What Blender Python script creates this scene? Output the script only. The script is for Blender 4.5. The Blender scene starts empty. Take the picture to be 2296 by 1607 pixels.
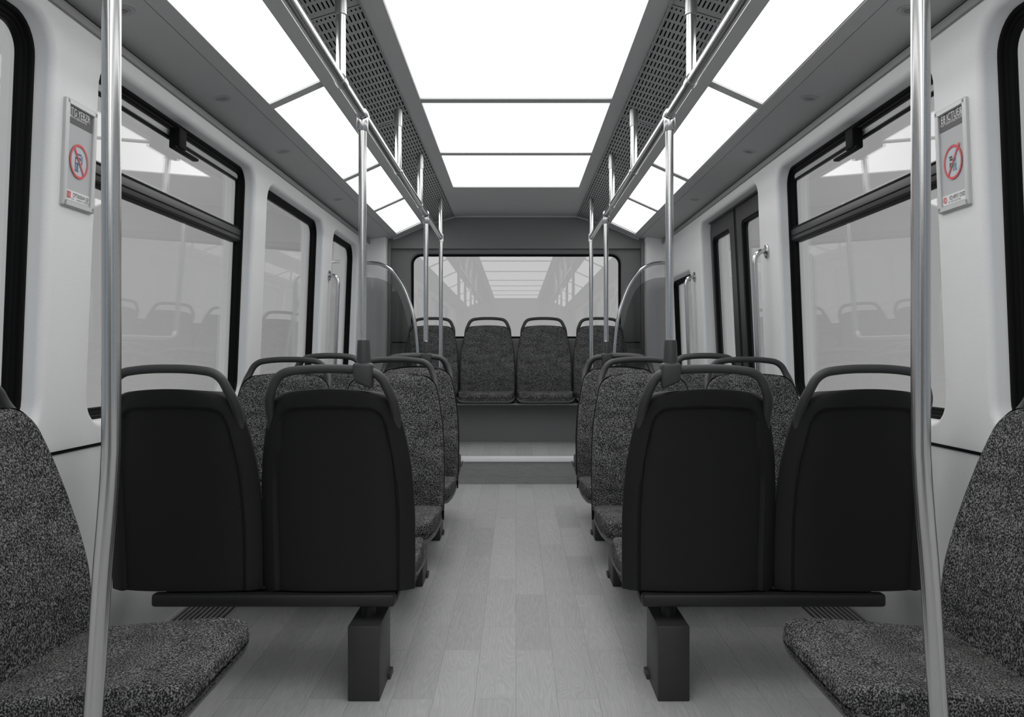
import bpy, bmesh, math
from mathutils import Vector, Matrix
PI = math.pi
HC = 1.037                      # eye height above the low floor
COL = bpy.context.scene.collection

# ------------------------------------------------------------------ materials
def mat(name, base=(.5, .5, .5), rough=.5, metal=0.0, spec=.5, bump=None, speck=None):
    m = bpy.data.materials.new(name); m.use_nodes = True
    nt = m.node_tree; N = nt.nodes; L = nt.links
    b = N['Principled BSDF']
    if not isinstance(base, tuple): base = (base, base, base)
    b.inputs['Base Color'].default_value = (*base, 1)
    b.inputs['Roughness'].default_value = rough
    b.inputs['Metallic'].default_value = metal
    b.inputs['Specular IOR Level'].default_value = spec
    tc = N.new('ShaderNodeTexCoord')
    if speck:
        sc, amt = speck
        n = N.new('ShaderNodeTexNoise'); n.inputs['Scale'].default_value = sc; n.inputs['Detail'].default_value = 2
        L.new(tc.outputs['Object'], n.inputs['Vector'])
        r = N.new('ShaderNodeMapRange'); r.inputs[1].default_value = .3; r.inputs[2].default_value = .7
        r.inputs[3].default_value = 1 - amt; r.inputs[4].default_value = 1 + amt
        L.new(n.outputs['Fac'], r.inputs[0])
        mx = N.new('ShaderNodeVectorMath'); mx.operation = 'SCALE'
        mx.inputs[0].default_value = base; L.new(r.outputs[0], mx.inputs['Scale'])
        L.new(mx.outputs[0], b.inputs['Base Color'])
    if bump:
        sc, st = bump
        n = N.new('ShaderNodeTexNoise'); n.inputs['Scale'].default_value = sc; n.inputs['Detail'].default_value = 3
        L.new(tc.outputs['Object'], n.inputs['Vector'])
        bp = N.new('ShaderNodeBump'); bp.inputs['Strength'].default_value = st; bp.inputs['Distance'].default_value = .002
        L.new(n.outputs['Fac'], bp.inputs['Height']); L.new(bp.outputs[0], b.inputs['Normal'])
    return m

M_wall = mat('wall_plastic', (.80, .80, .80), .55, speck=(420, .035), bump=(500, .12))
M_ceil = mat('ceiling_panel', .50, .6, speck=(380, .06), bump=(450, .15))
M_cornice = mat('cornice', .3, .6)
M_gap = mat('shadow_gap', .012, .8)
M_rear = mat('rear_wall_laminate', .20, .6, speck=(300, .07))
M_pillar = mat('pillar_laminate', .88, .55, speck=(420, .04))
M_rubber = mat('black_rubber', .004, .6, spec=.12)
M_door = mat('door_paint', .028, .4, speck=(300, .05))
M_mull = mat('dark_aluminium', .045, .38)
M_rail = mat('grey_aluminium', .5, .4)
M_shell = mat('seat_shell', .015, .55, spec=.22, speck=(500, .06), bump=(700, .12))
M_handle = mat('seat_handle', .042, .45, spec=.4, bump=(700, .08))
M_pan = mat('seat_pan', .12, .5, spec=.4)
M_base = mat('seat_base_paint', .030, .45, speck=(400, .06))
M_beam = mat('beam_paint', .012, .5)
M_steel = mat('brushed_steel', .55, .21, metal=1)
M_steeld = mat('cast_steel', .42, .36, metal=1)
M_bench = mat('bench_laminate', .20, .6, speck=(300, .06))
M_nose = mat('nosing_aluminium', .85, .35, spec=.6)
M_grille = mat('grille_metal', .24, .45)
M_frame = mat('sign_frame', .60, .45, metal=.35)
M_poster = mat('poster_paper', (.52, .525, .53), .6)
M_phead = mat('poster_header', .12, .6)
M_pwhite = mat('poster_white', .80, .6)
M_pred = mat('poster_red', (.72, .10, .11), .6)
M_pblue = mat('poster_blue', (.08, .16, .24), .6)
M_pteal = mat('poster_teal', (.12, .30, .32), .6)
M_pin = mat('poster_pale_blue', (.55, .60, .64), .6)
M_pink = mat('poster_ink', .08, .6)
M_lens = mat('spot_lens', .2, .3)
M_ring = mat('spot_ring', .42, .4)

def emis(name, s, col=(1, 1, 1)):
    m = bpy.data.materials.new(name); m.use_nodes = True
    nt = m.node_tree; nt.nodes.clear()
    e = nt.nodes.new('ShaderNodeEmission'); e.inputs[0].default_value = (*col, 1); e.inputs[1].default_value = s
    o = nt.nodes.new('ShaderNodeOutputMaterial'); nt.links.new(e.outputs[0], o.inputs[0])
    return m
M_light = emis('diffuser_light', 2.7)

def glass(name, tint, refl=1.0, f0=.045):
    m = bpy.data.materials.new(name); m.use_nodes = True
    nt = m.node_tree; N = nt.nodes; L = nt.links; N.clear()
    lw = N.new('ShaderNodeLayerWeight'); lw.inputs['Blend'].default_value = .5
    p = N.new('ShaderNodeMath'); p.operation = 'POWER'; p.inputs[1].default_value = 4.2
    L.new(lw.outputs['Facing'], p.inputs[0])
    r = N.new('ShaderNodeMapRange'); r.inputs[3].default_value = f0; r.inputs[4].default_value = refl
    L.new(p.outputs[0], r.inputs[0])
    t = N.new('ShaderNodeBsdfTransparent'); t.inputs[0].default_value = (*tint, 1)
    g = N.new('ShaderNodeBsdfGlossy'); g.inputs['Roughness'].default_value = .0; g.inputs[0].default_value = (.95, .95, .95, 1)
    mx = N.new('ShaderNodeMixShader'); L.new(r.outputs[0], mx.inputs[0]); L.new(t.outputs[0], mx.inputs[1]); L.new(g.outputs[0], mx.inputs[2])
    o = N.new('ShaderNodeOutputMaterial'); L.new(mx.outputs[0], o.inputs[0])
    return m
M_glass = glass('window_glass', (.97, .97, .97), .8, .03)
M_tint = glass('tinted_screen', (.74, .74, .74), .7, .02)

def fabric():
    m = bpy.data.materials.new('woven_fabric'); m.use_nodes = True
    nt = m.node_tree; N = nt.nodes; L = nt.links; b = N['Principled BSDF']
    b.inputs['Roughness'].default_value = .95; b.inputs['Specular IOR Level'].default_value = .1
    tc = N.new('ShaderNodeTexCoord')
    mp = N.new('ShaderNodeMapping'); mp.inputs['Scale'].default_value = (1, 1, .8); L.new(tc.outputs['Object'], mp.inputs[0])
    n = N.new('ShaderNodeTexNoise'); n.inputs['Scale'].default_value = 290; n.inputs['Detail'].default_value = 2.5; n.inputs['Roughness'].default_value = .6
    L.new(mp.outputs[0], n.inputs[0])
    n2 = N.new('ShaderNodeTexNoise'); n2.inputs['Scale'].default_value = 22; n2.inputs['Detail'].default_value = 3
    mp2 = N.new('ShaderNodeMapping'); mp2.inputs['Scale'].default_value = (.6, .6, 1.3); L.new(tc.outputs['Object'], mp2.inputs[0]); L.new(mp2.outputs[0], n2.inputs[0])
    s = N.new('ShaderNodeMath'); s.operation = 'MULTIPLY_ADD'; s.inputs[1].default_value = .13; L.new(n2.outputs[0], s.inputs[0]); L.new(n.outputs[0], s.inputs[2])
    cr = N.new('ShaderNodeValToRGB'); e = cr.color_ramp.elements
    e[0].position = .46; e[0].color = (.012, .012, .012, 1)
    e[1].position = .68; e[1].color = (.24, .24, .236, 1)
    x = cr.color_ramp.elements.new(.56); x.color = (.045, .045, .045, 1)
    L.new(s.outputs[0], cr.inputs[0]); L.new(cr.outputs[0], b.inputs['Base Color'])
    bp = N.new('ShaderNodeBump'); bp.inputs['Strength'].default_value = .5; bp.inputs['Distance'].default_value = .002
    L.new(n.outputs[0], bp.inputs['Height']); L.new(bp.outputs[0], b.inputs['Normal'])
    return m
M_fab = fabric()

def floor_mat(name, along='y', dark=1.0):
    m = bpy.data.materials.new(name); m.use_nodes = True
    nt = m.node_tree; N = nt.nodes; L = nt.links; b = N['Principled BSDF']
    b.inputs['Roughness'].default_value = .5; b.inputs['Specular IOR Level'].default_value = .35
    tc = N.new('ShaderNodeTexCoord'); sp = N.new('ShaderNodeSeparateXYZ'); L.new(tc.outputs['Object'], sp.inputs[0])
    cb = N.new('ShaderNodeCombineXYZ')
    if along == 'y':
        L.new(sp.outputs[1], cb.inputs[0]); L.new(sp.outputs[0], cb.inputs[1])
    else:
        L.new(sp.outputs[0], cb.inputs[0]); L.new(sp.outputs[2], cb.inputs[1])
    br = N.new('ShaderNodeTexBrick'); br.offset = .37; br.offset_frequency = 2; br.squash = 1
    br.inputs['Color1'].default_value = (0, 0, 0, 1); br.inputs['Color2'].default_value = (1, 1, 1, 1); br.inputs['Mortar'].default_value = (.5, .5, .5, 1)
    br.inputs['Scale'].default_value = 1; br.inputs['Mortar Size'].default_value = .0012; br.inputs['Mortar Smooth'].default_value = 0
    br.inputs['Bias'].default_value = 0; br.inputs['Brick Width'].default_value = .62; br.inputs['Row Height'].default_value = .125
    L.new(cb.outputs[0], br.inputs[0])
    # plank shade
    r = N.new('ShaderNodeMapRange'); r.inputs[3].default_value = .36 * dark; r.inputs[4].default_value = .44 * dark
    L.new(br.outputs['Color'], r.inputs[0])
    # grain: offset per plank
    ad = N.new('ShaderNodeVectorMath'); ad.operation = 'ADD'
    scl = N.new('ShaderNodeVectorMath'); scl.operation = 'SCALE'; scl.inputs['Scale'].default_value = 9.0
    L.new(br.outputs['Color'], scl.inputs[0]); L.new(cb.outputs[0], ad.inputs[0]); L.new(scl.outputs[0], ad.inputs[1])
    mp = N.new('ShaderNodeMapping'); mp.inputs['Scale'].default_value = (1.0, 9.0, 1); L.new(ad.outputs[0], mp.inputs[0])
    n1 = N.new('ShaderNodeTexNoise'); n1.inputs['Scale'].default_value = 1.6; n1.inputs['Detail'].default_value = 1.5; n1.inputs['Distortion'].default_value = .3
    L.new(mp.outputs[0], n1.inputs[0])
    ml = N.new('ShaderNodeMath'); ml.operation = 'MULTIPLY'; ml.inputs[1].default_value = 130; L.new(n1.outputs[0], ml.inputs[0])
    sn = N.new('ShaderNodeMath'); sn.operation = 'SINE'; L.new(ml.outputs[0], sn.inputs[0])
    mp2 = N.new('ShaderNodeMapping'); mp2.inputs['Scale'].default_value = (12, 260, 1); L.new(ad.outputs[0], mp2.inputs[0])
    n2 = N.new('ShaderNodeTexNoise'); n2.inputs['Scale'].default_value = 1; n2.inputs['Detail'].default_value = 3; L.new(mp2.outputs[0], n2.inputs[0])
    a1 = N.new('ShaderNodeMath'); a1.operation = 'MULTIPLY_ADD'; a1.inputs[1].default_value = .05; a1.inputs[2].default_value = .81; L.new(sn.outputs[0], a1.inputs[0])
    a2 = N.new('ShaderNodeMath'); a2.operation = 'MULTIPLY_ADD'; a2.inputs[1].default_value = .40; L.new(n2.outputs[0], a2.inputs[0]); L.new(a1.outputs[0], a2.inputs[2])
    mlt = N.new('ShaderNodeMath'); mlt.operation = 'MULTIPLY'; L.new(r.outputs[0], mlt.inputs[0]); L.new(a2.outputs[0], mlt.inputs[1])
    mo = N.new('ShaderNodeMath'); mo.operation = 'MULTIPLY_ADD'; mo.inputs[1].default_value = -.24; mo.inputs[2].default_value = 1; L.new(br.outputs['Fac'], mo.inputs[0])
    m3 = N.new('ShaderNodeMath'); m3.operation = 'MULTIPLY'; L.new(mlt.outputs[0], m3.inputs[0]); L.new(mo.outputs[0], m3.inputs[1])
    cc = N.new('ShaderNodeCombineColor')
    for i in range(3): L.new(m3.outputs[0], cc.inputs[i])
    L.new(cc.outputs[0], b.inputs['Base Color'])
    return m
M_floor = floor_mat('floor_wood_vinyl')
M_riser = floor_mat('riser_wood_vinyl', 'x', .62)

def slot_mat():
    m = bpy.data.materials.new('perforated_panel'); m.use_nodes = True
    nt = m.node_tree; N = nt.nodes; L = nt.links; b = N['Principled BSDF']
    b.inputs['Roughness'].default_value = .5
    tc = N.new('ShaderNodeTexCoord'); sp = N.new('ShaderNodeSeparateXYZ'); L.new(tc.outputs['Object'], sp.inputs[0])
    def mth(op, a, c=None):
        n = N.new('ShaderNodeMath'); n.operation = op
        for i, v in enumerate((a, c)):
            if v is None: continue
            if isinstance(v, (int, float)): n.inputs[i].default_value = v
            else: L.new(v, n.inputs[i])
        return n.outputs[0]
    fy = mth('FRACT', mth('DIVIDE', sp.outputs[1], .078)); fx = mth('FRACT', mth('DIVIDE', mth('ABSOLUTE', sp.outputs[0]), .0150))
    slot = mth('MULTIPLY', mth('LESS_THAN', fy, .70), mth('LESS_THAN', fx, .36))
    # blank bands where two panels meet, every 1.32 m
    band = mth('GREATER_THAN', mth('ABSOLUTE', mth('SUBTRACT', mth('FRACT', mth('DIVIDE', mth('ADD', sp.outputs[1], 1.16), 1.32)), 0.0)), .035)
    slot = mth('MULTIPLY', slot, band)
    seam = mth('LESS_THAN', mth('FRACT', mth('DIVIDE', mth('ADD', sp.outputs[1], 1.136), 1.32)), .004)
    s2 = mth('MAXIMUM', slot, seam)
    mx = N.new('ShaderNodeMix'); mx.data_type = 'RGBA'
    mx.inputs[6].default_value = (.36, .36, .36, 1); mx.inputs[7].default_value = (.008, .008, .008, 1)
    L.new(s2, mx.inputs[0]); L.new(mx.outputs[2], b.inputs['Base Color'])
    sp2 = N.new('ShaderNodeMath'); sp2.operation = 'MULTIPLY_ADD'; sp2.inputs[1].default_value = -.45; sp2.inputs[2].default_value = .45
    L.new(s2, sp2.inputs[0]); L.new(sp2.outputs[0], b.inputs['Specular IOR Level'])
    return m
M_slot = slot_mat()

# ------------------------------------------------------------------ mesh helpers
def mesh_obj(name, verts, faces, m, parent=None, smooth=False, recalc=True):
    me = bpy.data.meshes.new(name); me.from_pydata([tuple(v) for v in verts], [], faces)
    if recalc:
        bm = bmesh.new(); bm.from_mesh(me); bmesh.ops.recalc_face_normals(bm, faces=bm.faces); bm.to_mesh(me); bm.free()
    if smooth:
        for p in me.polygons: p.use_smooth = True
        if smooth != 'all': me.set_sharp_from_angle(angle=math.radians(smooth if smooth is not True else 40))
    o = bpy.data.objects.new(name, me); me.materials.append(m); COL.objects.link(o)
    if parent: o.parent = parent
    return o

def bm_obj(name, bm, m, parent=None, smooth=35):
    bmesh.ops.recalc_face_normals(bm, faces=bm.faces)
    me = bpy.data.meshes.new(name); bm.to_mesh(me); bm.free()
    if smooth:
        for p in me.polygons: p.use_smooth = True
        me.set_sharp_from_angle(angle=math.radians(smooth))
    o = bpy.data.objects.new(name, me); me.materials.append(m); COL.objects.link(o)
    if parent: o.parent = parent
    return o

def add_box(bm, x0, x1, y0, y1, z0, z1, bev=0, seg=2):
    r = bmesh.ops.create_cube(bm, size=1)
    vs = r['verts']
    for v in vs:
        v.co = Vector(((x0 + x1) / 2 + v.co.x * (x1 - x0), (y0 + y1) / 2 + v.co.y * (y1 - y0), (z0 + z1) / 2 + v.co.z * (z1 - z0)))
    if bev:
        es = list({e for v in vs for e in v.link_edges})
        bmesh.ops.bevel(bm, geom=es, offset=bev, segments=seg, affect='EDGES', profile=.5)

def box(name, x0, x1, y0, y1, z0, z1, m, parent=None, bev=0, seg=2):
    bm = bmesh.new(); add_box(bm, min(x0, x1), max(x0, x1), y0, y1, z0, z1, bev, seg)
    return bm_obj(name, bm, m, parent)

def spline(pts, n=8):
    P = [Vector(p) for p in pts]; out = []
    for i in range(len(P) - 1):
        p0 = P[i - 1] if i > 0 else 2 * P[0] - P[1]
        p1, p2 = P[i], P[i + 1]
        p3 = P[i + 2] if i + 2 < len(P) else 2 * P[-1] - P[-2]
        for k in range(n):
            t = k / n
            out.append(.5 * ((2 * p1) + (-p0 + p2) * t + (2 * p0 - 5 * p1 + 4 * p2 - p3) * t * t + (-p0 + 3 * p1 - 3 * p2 + p3) * t ** 3))
    out.append(P[-1]); return out

def add_tube(bm, pts, rad, seg=20, caps=True):
    pts = [Vector(p) for p in pts]
    n = len(pts); rs = rad if isinstance(rad, (list, tuple)) else [rad] * n
    T = []
    for i in range(n):
        a = pts[max(i - 1, 0)]; b = pts[min(i + 1, n - 1)]; T.append((b - a).normalized())
    ref = Vector((0, 1, 0)) if abs(T[0].y) < .9 else Vector((1, 0, 0))
    u = T[0].cross(ref).normalized(); rings = []
    for i in range(n):
        if i:
            q = T[i - 1].rotation_difference(T[i]); u = q @ u
        v = T[i].cross(u).normalized(); u = v.cross(T[i]).normalized()
        rings.append([bm.verts.new(pts[i] + rs[i] * (math.cos(2 * PI * k / seg) * u + math.sin(2 * PI * k / seg) * v)) for k in range(seg)])
    for i in range(n - 1):
        for k in range(seg):
            bm.faces.new((rings[i][k], rings[i][(k + 1) % seg], rings[i + 1][(k + 1) % seg], rings[i + 1][k]))
    if caps:
        bm.faces.new(rings[0][::-1]); bm.faces.new(rings[-1])

def tube(name, pts, rad, m, parent=None, seg=20):
    bm = bmesh.new(); add_tube(bm, pts, rad, seg); return bm_obj(name, bm, m, parent, 50)

def empty(name, loc=(0, 0, 0), rz=0):
    o = bpy.data.objects.new(name, None); o.empty_display_size = .1; COL.objects.link(o)
    o.location = loc; o.rotation_euler = (0, 0, rz); return o

def tag(o, label, cat, group=None):
    o['label'] = label; o['category'] = cat
    if group: o['group'] = group
    return o
def structure(o, label=None):
    o['kind'] = 'structure'
    if label: o['label'] = label
    return o

# rounded outlines: list of (point, outward normal)
def rrect(d0, d1, z0, z1, r, seg=8):
    out = []
    for (cx, cz, a0) in ((d1 - r, z1 - r, 0), (d0 + r, z1 - r, 90), (d0 + r, z0 + r, 180), (d1 - r, z0 + r, 270)):
        for k in range(seg + 1):
            a = math.radians(a0 + 90 * k / seg)
            out.append(((cx + r * math.cos(a), cz + r * math.sin(a)), (math.cos(a), math.sin(a))))
    return out
def door_path(d0, d1, z0, z1, r, seg=8):
    out = [((d1, z0), (1, 0)), ((d1, -.276), (1, 0))]
    for (cx, cz, a0) in ((d1 - r, z1 - r, 0), (d0 + r, z1 - r, 90)):
        for k in range(seg + 1):
            a = math.radians(a0 + 90 * k / seg)
            out.append(((cx + r * math.cos(a), cz + r * math.sin(a)), (math.cos(a), math.sin(a))))
    return out + [((d0, -.276), (-1, 0)), ((d0, z0), (-1, 0))]

def sweep(bm, path, prof, F, closed=True):
    rows = []
    for (o, w) in prof:
        rows.append([bm.verts.new(F(p[0] + n[0] * o, p[1] + n[1] * o, w)) for p, n in path])
    m = len(path)
    for i in range(len(prof) - 1):
        for k in range(m if closed else m - 1):
            k2 = (k + 1) % m
            bm.faces.new((rows[i][k], rows[i][k2], rows[i + 1][k2], rows[i + 1][k]))
    return rows

def fill(bm, loops, F, w=0):
    """planar face with holes; loops are lists of (d,z)"""
    t = bmesh.new(); edges = []
    for lp in loops:
        vs = [t.verts.new((p[0], p[1], 0)) for p in lp]
        for i in range(len(vs)): edges.append(t.edges.new((vs[i], vs[(i + 1) % len(vs)])))
    bmesh.ops.triangle_fill(t, use_beauty=True, edges=edges)
    mp = {}
    for v in t.verts: mp[v] = bm.verts.new(F(v.co.x, v.co.y, w))
    for f in t.faces:
        try: bm.faces.new([mp[v] for v in f.verts])
        except ValueError: pass
    t.free()

def grow(path, o): return [(p[0] + n[0] * o, p[1] + n[1] * o) for p, n in path]

def pane(name, path, F, w, th, m, parent, o=-.03):
    bm = bmesh.new(); a = [bm.verts.new(F(*q, w)) for q in grow(path, o)]; b = [bm.verts.new(F(*q, w + th)) for q in grow(path, o)]
    bm.faces.new(a); bm.faces.new(b)
    for i in range(len(a)): j = (i + 1) % len(a); bm.faces.new((a[i], a[j], b[j], b[i]))
    return bm_obj(name, bm, m, parent, 0)

# ------------------------------------------------------------------ side walls
D0, D1 = -3.0, 7.22
def wallF(side):
    def F(D, Z, w=0):
        X = 1.296 - .04 * Z + w
        if Z < -.276:
            t = min(1, (-.276 - Z) / .76); X += .022 * t * t * (3 - 2 * t)
        return Vector((side * X, D, Z + HC))
    return F

def wall_box(bm, F, d0, d1, z0, z1, w0, w1, bev=.002):
    t = bmesh.new(); add_box(t, d0, d1, z0, z1, w0, w1, bev)
    mp = {}
    for v in t.verts: mp[v] = bm.verts.new(F(v.co.x, v.co.y, v.co.z))
    for f in t.faces: bm.faces.new([mp[v] for v in f.verts])
    t.free()
def wbox(name, F, d0, d1, z0, z1, w0, w1, m, parent=None, bev=.002):
    bm = bmesh.new(); wall_box(bm, F, d0, d1, z0, z1, w0, w1, bev); return bm_obj(name, bm, m, parent)

RR = .022
FILLET = [(RR * (1 - math.sin(a)), RR * (1 - math.cos(a))) for a in [k * PI / 2 / 6 for k in range(7)]]
REVEAL = FILLET + [(0, .056), (-.002, .060)]
SEAL = [(-.001, .052), (-.010, .052), (-.012, .055), (-.013, .063), (-.022, .065), (-.024, .070), (-.033, .071), (-.035, .074), (-.035, .088)]
ZT = .958
DOOR = (4.30, 5.64)

def build_wall(side, wins, door):
    F = wallF(side); bm = bmesh.new()
    paths = [rrect(*w) for w in wins]
    if door:
        dp = door_path(door[0], door[1], -1.03, .905, .07)
        notch = grow(dp[1:-1], RR)
        outer = [(D0, -.276)] + [(p[0], max(p[1], -.276)) for p in notch[::-1]] + [(D1, -.276), (D1, ZT), (D0, ZT)]
    else:
        outer = [(D0, -.276), (D1, -.276), (D1, ZT), (D0, ZT)]
    fill(bm, [outer] + [grow(p, RR) for p in paths], F)
    for p in paths: sweep(bm, p, REVEAL, F)
    if door: sweep(bm, dp, FILLET + [(0, .10)], F, closed=False)
    # lower wall
    segs = [(D0, D1)] if not door else [(D0, door[0] - RR), (door[1] + RR, D1)]
    zs = [-.276 - .8 * k / 10 for k in range(11)]
    for a, b in segs:
        rows = [[bm.verts.new(F(a, z)), bm.verts.new(F(b, z))] for z in zs]
        for i in range(10): bm.faces.new((rows[i][0], rows[i][1], rows[i + 1][1], rows[i + 1][0]))
    bmesh.ops.remove_doubles(bm, verts=bm.verts, dist=.0004)
    o = bm_obj('wall_left' if side < 0 else 'wall_right', bm, M_wall, None, 40)
    structure(o)
    return F

WL = [(.62, 2.245, -.22, .915, .10), (-1.3, .40, -.22, .915, .10), (2.500, 3.985, -.205, .90, .085), (4.185, 5.42, -.205, .88, .10), (5.68, 6.61, -.205, .88, .12)]
WR = [(.62, 2.245, -.22, .915, .10), (-1.3, .40, -.22, .915, .10), (2.500, 3.985, -.205, .90, .085), (6.00, 6.90, -.205, .62, .05)]
FL = build_wall(-1, WL, None); FR = build_wall(1, WR, DOOR)

wn = 0
def window(F, spec, hopper=False):
    global wn
    wn += 1
    root = structure(empty('window_%d' % wn, F(spec[0], spec[2], .06)))
    inv = root.location.copy()
    G = lambda d, z, w=0: F(d, z, w) - inv
    p = rrect(*spec)
    bm = bmesh.new(); sweep(bm, p, SEAL, G); bm_obj('window_seal', bm, M_rubber, root, 30)
    pane('window_pane', p, G, .077, .006, M_glass, root, -.030)
    if hopper:
        d0, d1 = spec[0], spec[1]
        wbox('transom', G, d0 + .002, d1 - .002, .556, .608, .060, .100, M_mull, root, .003)
        bm = bmesh.new()
        wall_box(bm, G, d0 + .03, d1 - .03, .607, .618, .062, .100, .001)
        wall_box(bm, G, d0 + .03, d1 - .03, .545, .557, .062, .100, .001)
        bm_obj('transom_gasket', bm, M_rubber, root)
        wbox('transom_lip', G, d0 + .02, d1 - .02, .574, .579, .057, .062, M_rubber, root, .001)
        wbox('sash_rail', G, d0 + .055, d1 - .055, .846, .872, .071, .088, M_rail, root, .003)
        wbox('sash_gasket', G, d0 + .055, d1 - .055, .838, .846, .073, .088, M_rubber, root, .001)
        bm = bmesh.new()
        wall_box(bm, G, 3.13, 3.20, .795, .872, .020, .062, .006)
        wall_box(bm, G, 3.11, 3.34, .788, .800, .026, .052, .004)
        wall_box(bm, G, 3.19, 3.38, .800, .808, .046, .058, .003)
        bm_obj('latch', bm, M_rubber, root)
    return root
for i, s in enumerate(WL): window(FL, s, i == 2)
for i, s in enumerate(WR): window(FR, s, i == 2)

# the double door on the right
dr = structure(empty('door_1', FR(4.97, -1.0, .06)))
dv = dr.location.copy(); GD = lambda d, z, w=0: FR(d, z, w) - dv
def door_leaf(a, b):
    ga, gb = a + .105, b - .105
    p = rrect(ga, gb, -.80, .80, .05)
    bm = bmesh.new()
    outer = [(a, -.99), (b, -.99), (b, .90), (a, .90)]
    # the leaf follows the wall lean; it is split at the waist so the lower half can curve
    fill(bm, [outer, grow(p, .004)], GD, .072)
    sweep(bm, p, [(.004, .072), (0, .074), (-.002, .094), (-.012, .096), (-.014, .110)], GD)
    q = [(pp, (0, 0)) for pp in outer]
    sweep(bm, q, [(0, .072), (0, .112)], GD)
    lf = bm_obj('door_leaf', bm, M_door, dr, 30)
    bm = bmesh.new(); sweep(bm, p, [(.001, .080), (-.014, .080), (-.016, .098)], GD); bm_obj('glazing_seal', bm, M_rubber, lf, 30)
    pane('door_pane', p, GD, .100, .006, M_glass, lf, -.010)
door_leaf(4.305, 4.985); door_leaf(5.035, 5.70)
wbox('door_gasket', GD, 4.985, 5.035, -.985, .895, .074, .105, M_rubber, dr, .006)
# pocket past the opening so the leaf edge is seen against dark rubber
wbox('door_header', GD, 4.28, 5.72, .895, .935, .055, .115, M_door, dr, .003)

# belt trims, cornices
for side, F, nm in ((-1, FL, 1), (1, FR, 2)):
    bm = bmesh.new()
    for a, b in ([(D0, D1)] if side < 0 else [(D0, DOOR[0] - .03), (DOOR[1] + .03, D1)]):
        wall_box(bm, F, a, b, -.281, -.272, -.004, .004, .001)
    structure(bm_obj('trim_%d' % nm, bm, M_rubber))
    bm = bmesh.new()
    for (z0, z1, w0, w1) in ((.955, .982, -.010, .03),):
        wall_box(bm, F, D0, D1, z0, z1, w0, w1, .003)
    structure(bm_obj('trim_%d' % (nm + 2), bm, M_cornice))
    bm = bmesh.new(); wall_box(bm, F, D0, D1, .980, 1.02, .012, .05, .001)
    structure(bm_obj('trim_%d' % (nm + 4), bm, M_gap))

# ------------------------------------------------------------------ ceiling
B_, E_, F_, G_, H_ = (.53, 1.215), (.805, 1.130), (1.020, 1.033), (1.068, 1.020), (1.262, .995)
A_ = (.454, 1.215)
CB = [-3.0, -2.0, -.93, .14, 1.21, 2.60, 3.92, 4.957, 5.955]   # cross bars, centre
SB = [-3.0, -1.5, .35, 1.93, 3.415, 4.86, 5.90]                # cross bars, side
BW = .031
M_ceil_side = M_ceil
bm = bmesh.new()
def strip(bm, p, q, y0, y1, sides=(-1, 1)):
    for s in sides:
        bm.faces.new([bm.verts.new((s * p[0], y0, p[1] + HC)), bm.verts.new((s * q[0], y0, q[1] + HC)), bm.verts.new((s * q[0], y1, q[1] + HC)), bm.verts.new((s * p[0], y1, p[1] + HC))])
YE = 7.2
strip(bm, A_, B_, D0, YE)
P1 = (.715, B_[1] - (B_[1] - E_[1]) * (.715 - .53) / (.805 - .53))
strip(bm, P1, E_, D0, YE)
strip(bm, F_, (G_[0] - .0015, G_[1]), D0, YE)
for s in (-1, 1):   # fine groove
    for a, b, c, d in ((G_[0] - .0015, G_[1], G_[0] - .0015, G_[1] + .01), (G_[0] + .0015, G_[1] + .01, G_[0] + .0015, G_[1]), (G_[0] - .0015, G_[1] + .01, G_[0] + .0015, G_[1] + .01)):
        bm.faces.new([bm.verts.new((s * a, D0, b + HC)), bm.verts.new((s * c, D0, d + HC)), bm.verts.new((s * c, YE, d + HC)), bm.verts.new((s * a, YE, b + HC))])
strip(bm, (G_[0] + .0015, G_[1]), H_, D0, YE)
strip(bm, H_, (H_[0] + .002, H_[1] + .012), D0, YE)
strip(bm, (H_[0] + .002, H_[1] + .012), (H_[0] + .08, H_[1] + .014), D0, YE)
for i, c in enumerate(CB):
    y0, y1 = c - BW, c + BW
    if i == len(CB) - 1: y0, y1 = 5.93, YE
    bm.faces.new([bm.verts.new(v) for v in ((-A_[0], y0, A_[1] + HC), (A_[0], y0, A_[1] + HC), (A_[0], y1, A_[1] + HC), (-A_[0], y1, A_[1] + HC))])
for c in SB: strip(bm, E_, F_, c - BW, c + BW)
strip(bm, E_, F_, 6.95, YE)
bmesh.ops.remove_doubles(bm, verts=bm.verts, dist=.0003)
ceil = structure(bm_obj('ceiling', bm, M_ceil, None, 0))
md = ceil.modifiers.new('s', 'SOLIDIFY'); md.thickness = .008; md.offset = -1 if False else 1
# perforated air strips
for s, side in ((-1, 'left'), (1, 'right')):
    bm = bmesh.new(); strip(bm, B_, P1, D0, 7.16, (s,))
    o = bm_obj('air_grille', bm, M_slot, None, 0)
    mdg = o.modifiers.new('s', 'SOLIDIFY'); mdg.thickness = .006; mdg.offset = 0
    tag(o, 'long perforated slotted ceiling strip on the %s side of the central light panels' % side, 'ceiling grille', 'slotted ceiling strips')
    for nm_, q0, q1 in (('edge_strip', B_, (B_[0] + .008, B_[1] - .0025)), ('edge_strip', (P1[0] - .008, P1[1] + .0025), P1)):
        bm = bmesh.new()
        x0, x1 = sorted((s * q0[0], s * q1[0])); zz = min(q0[1], q1[1]) + HC
        add_box(bm, x0, x1, D0, 7.14, zz - .008, zz + .002, .001, 1)
        bm_obj(nm_, bm, M_cornice, o)

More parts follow.
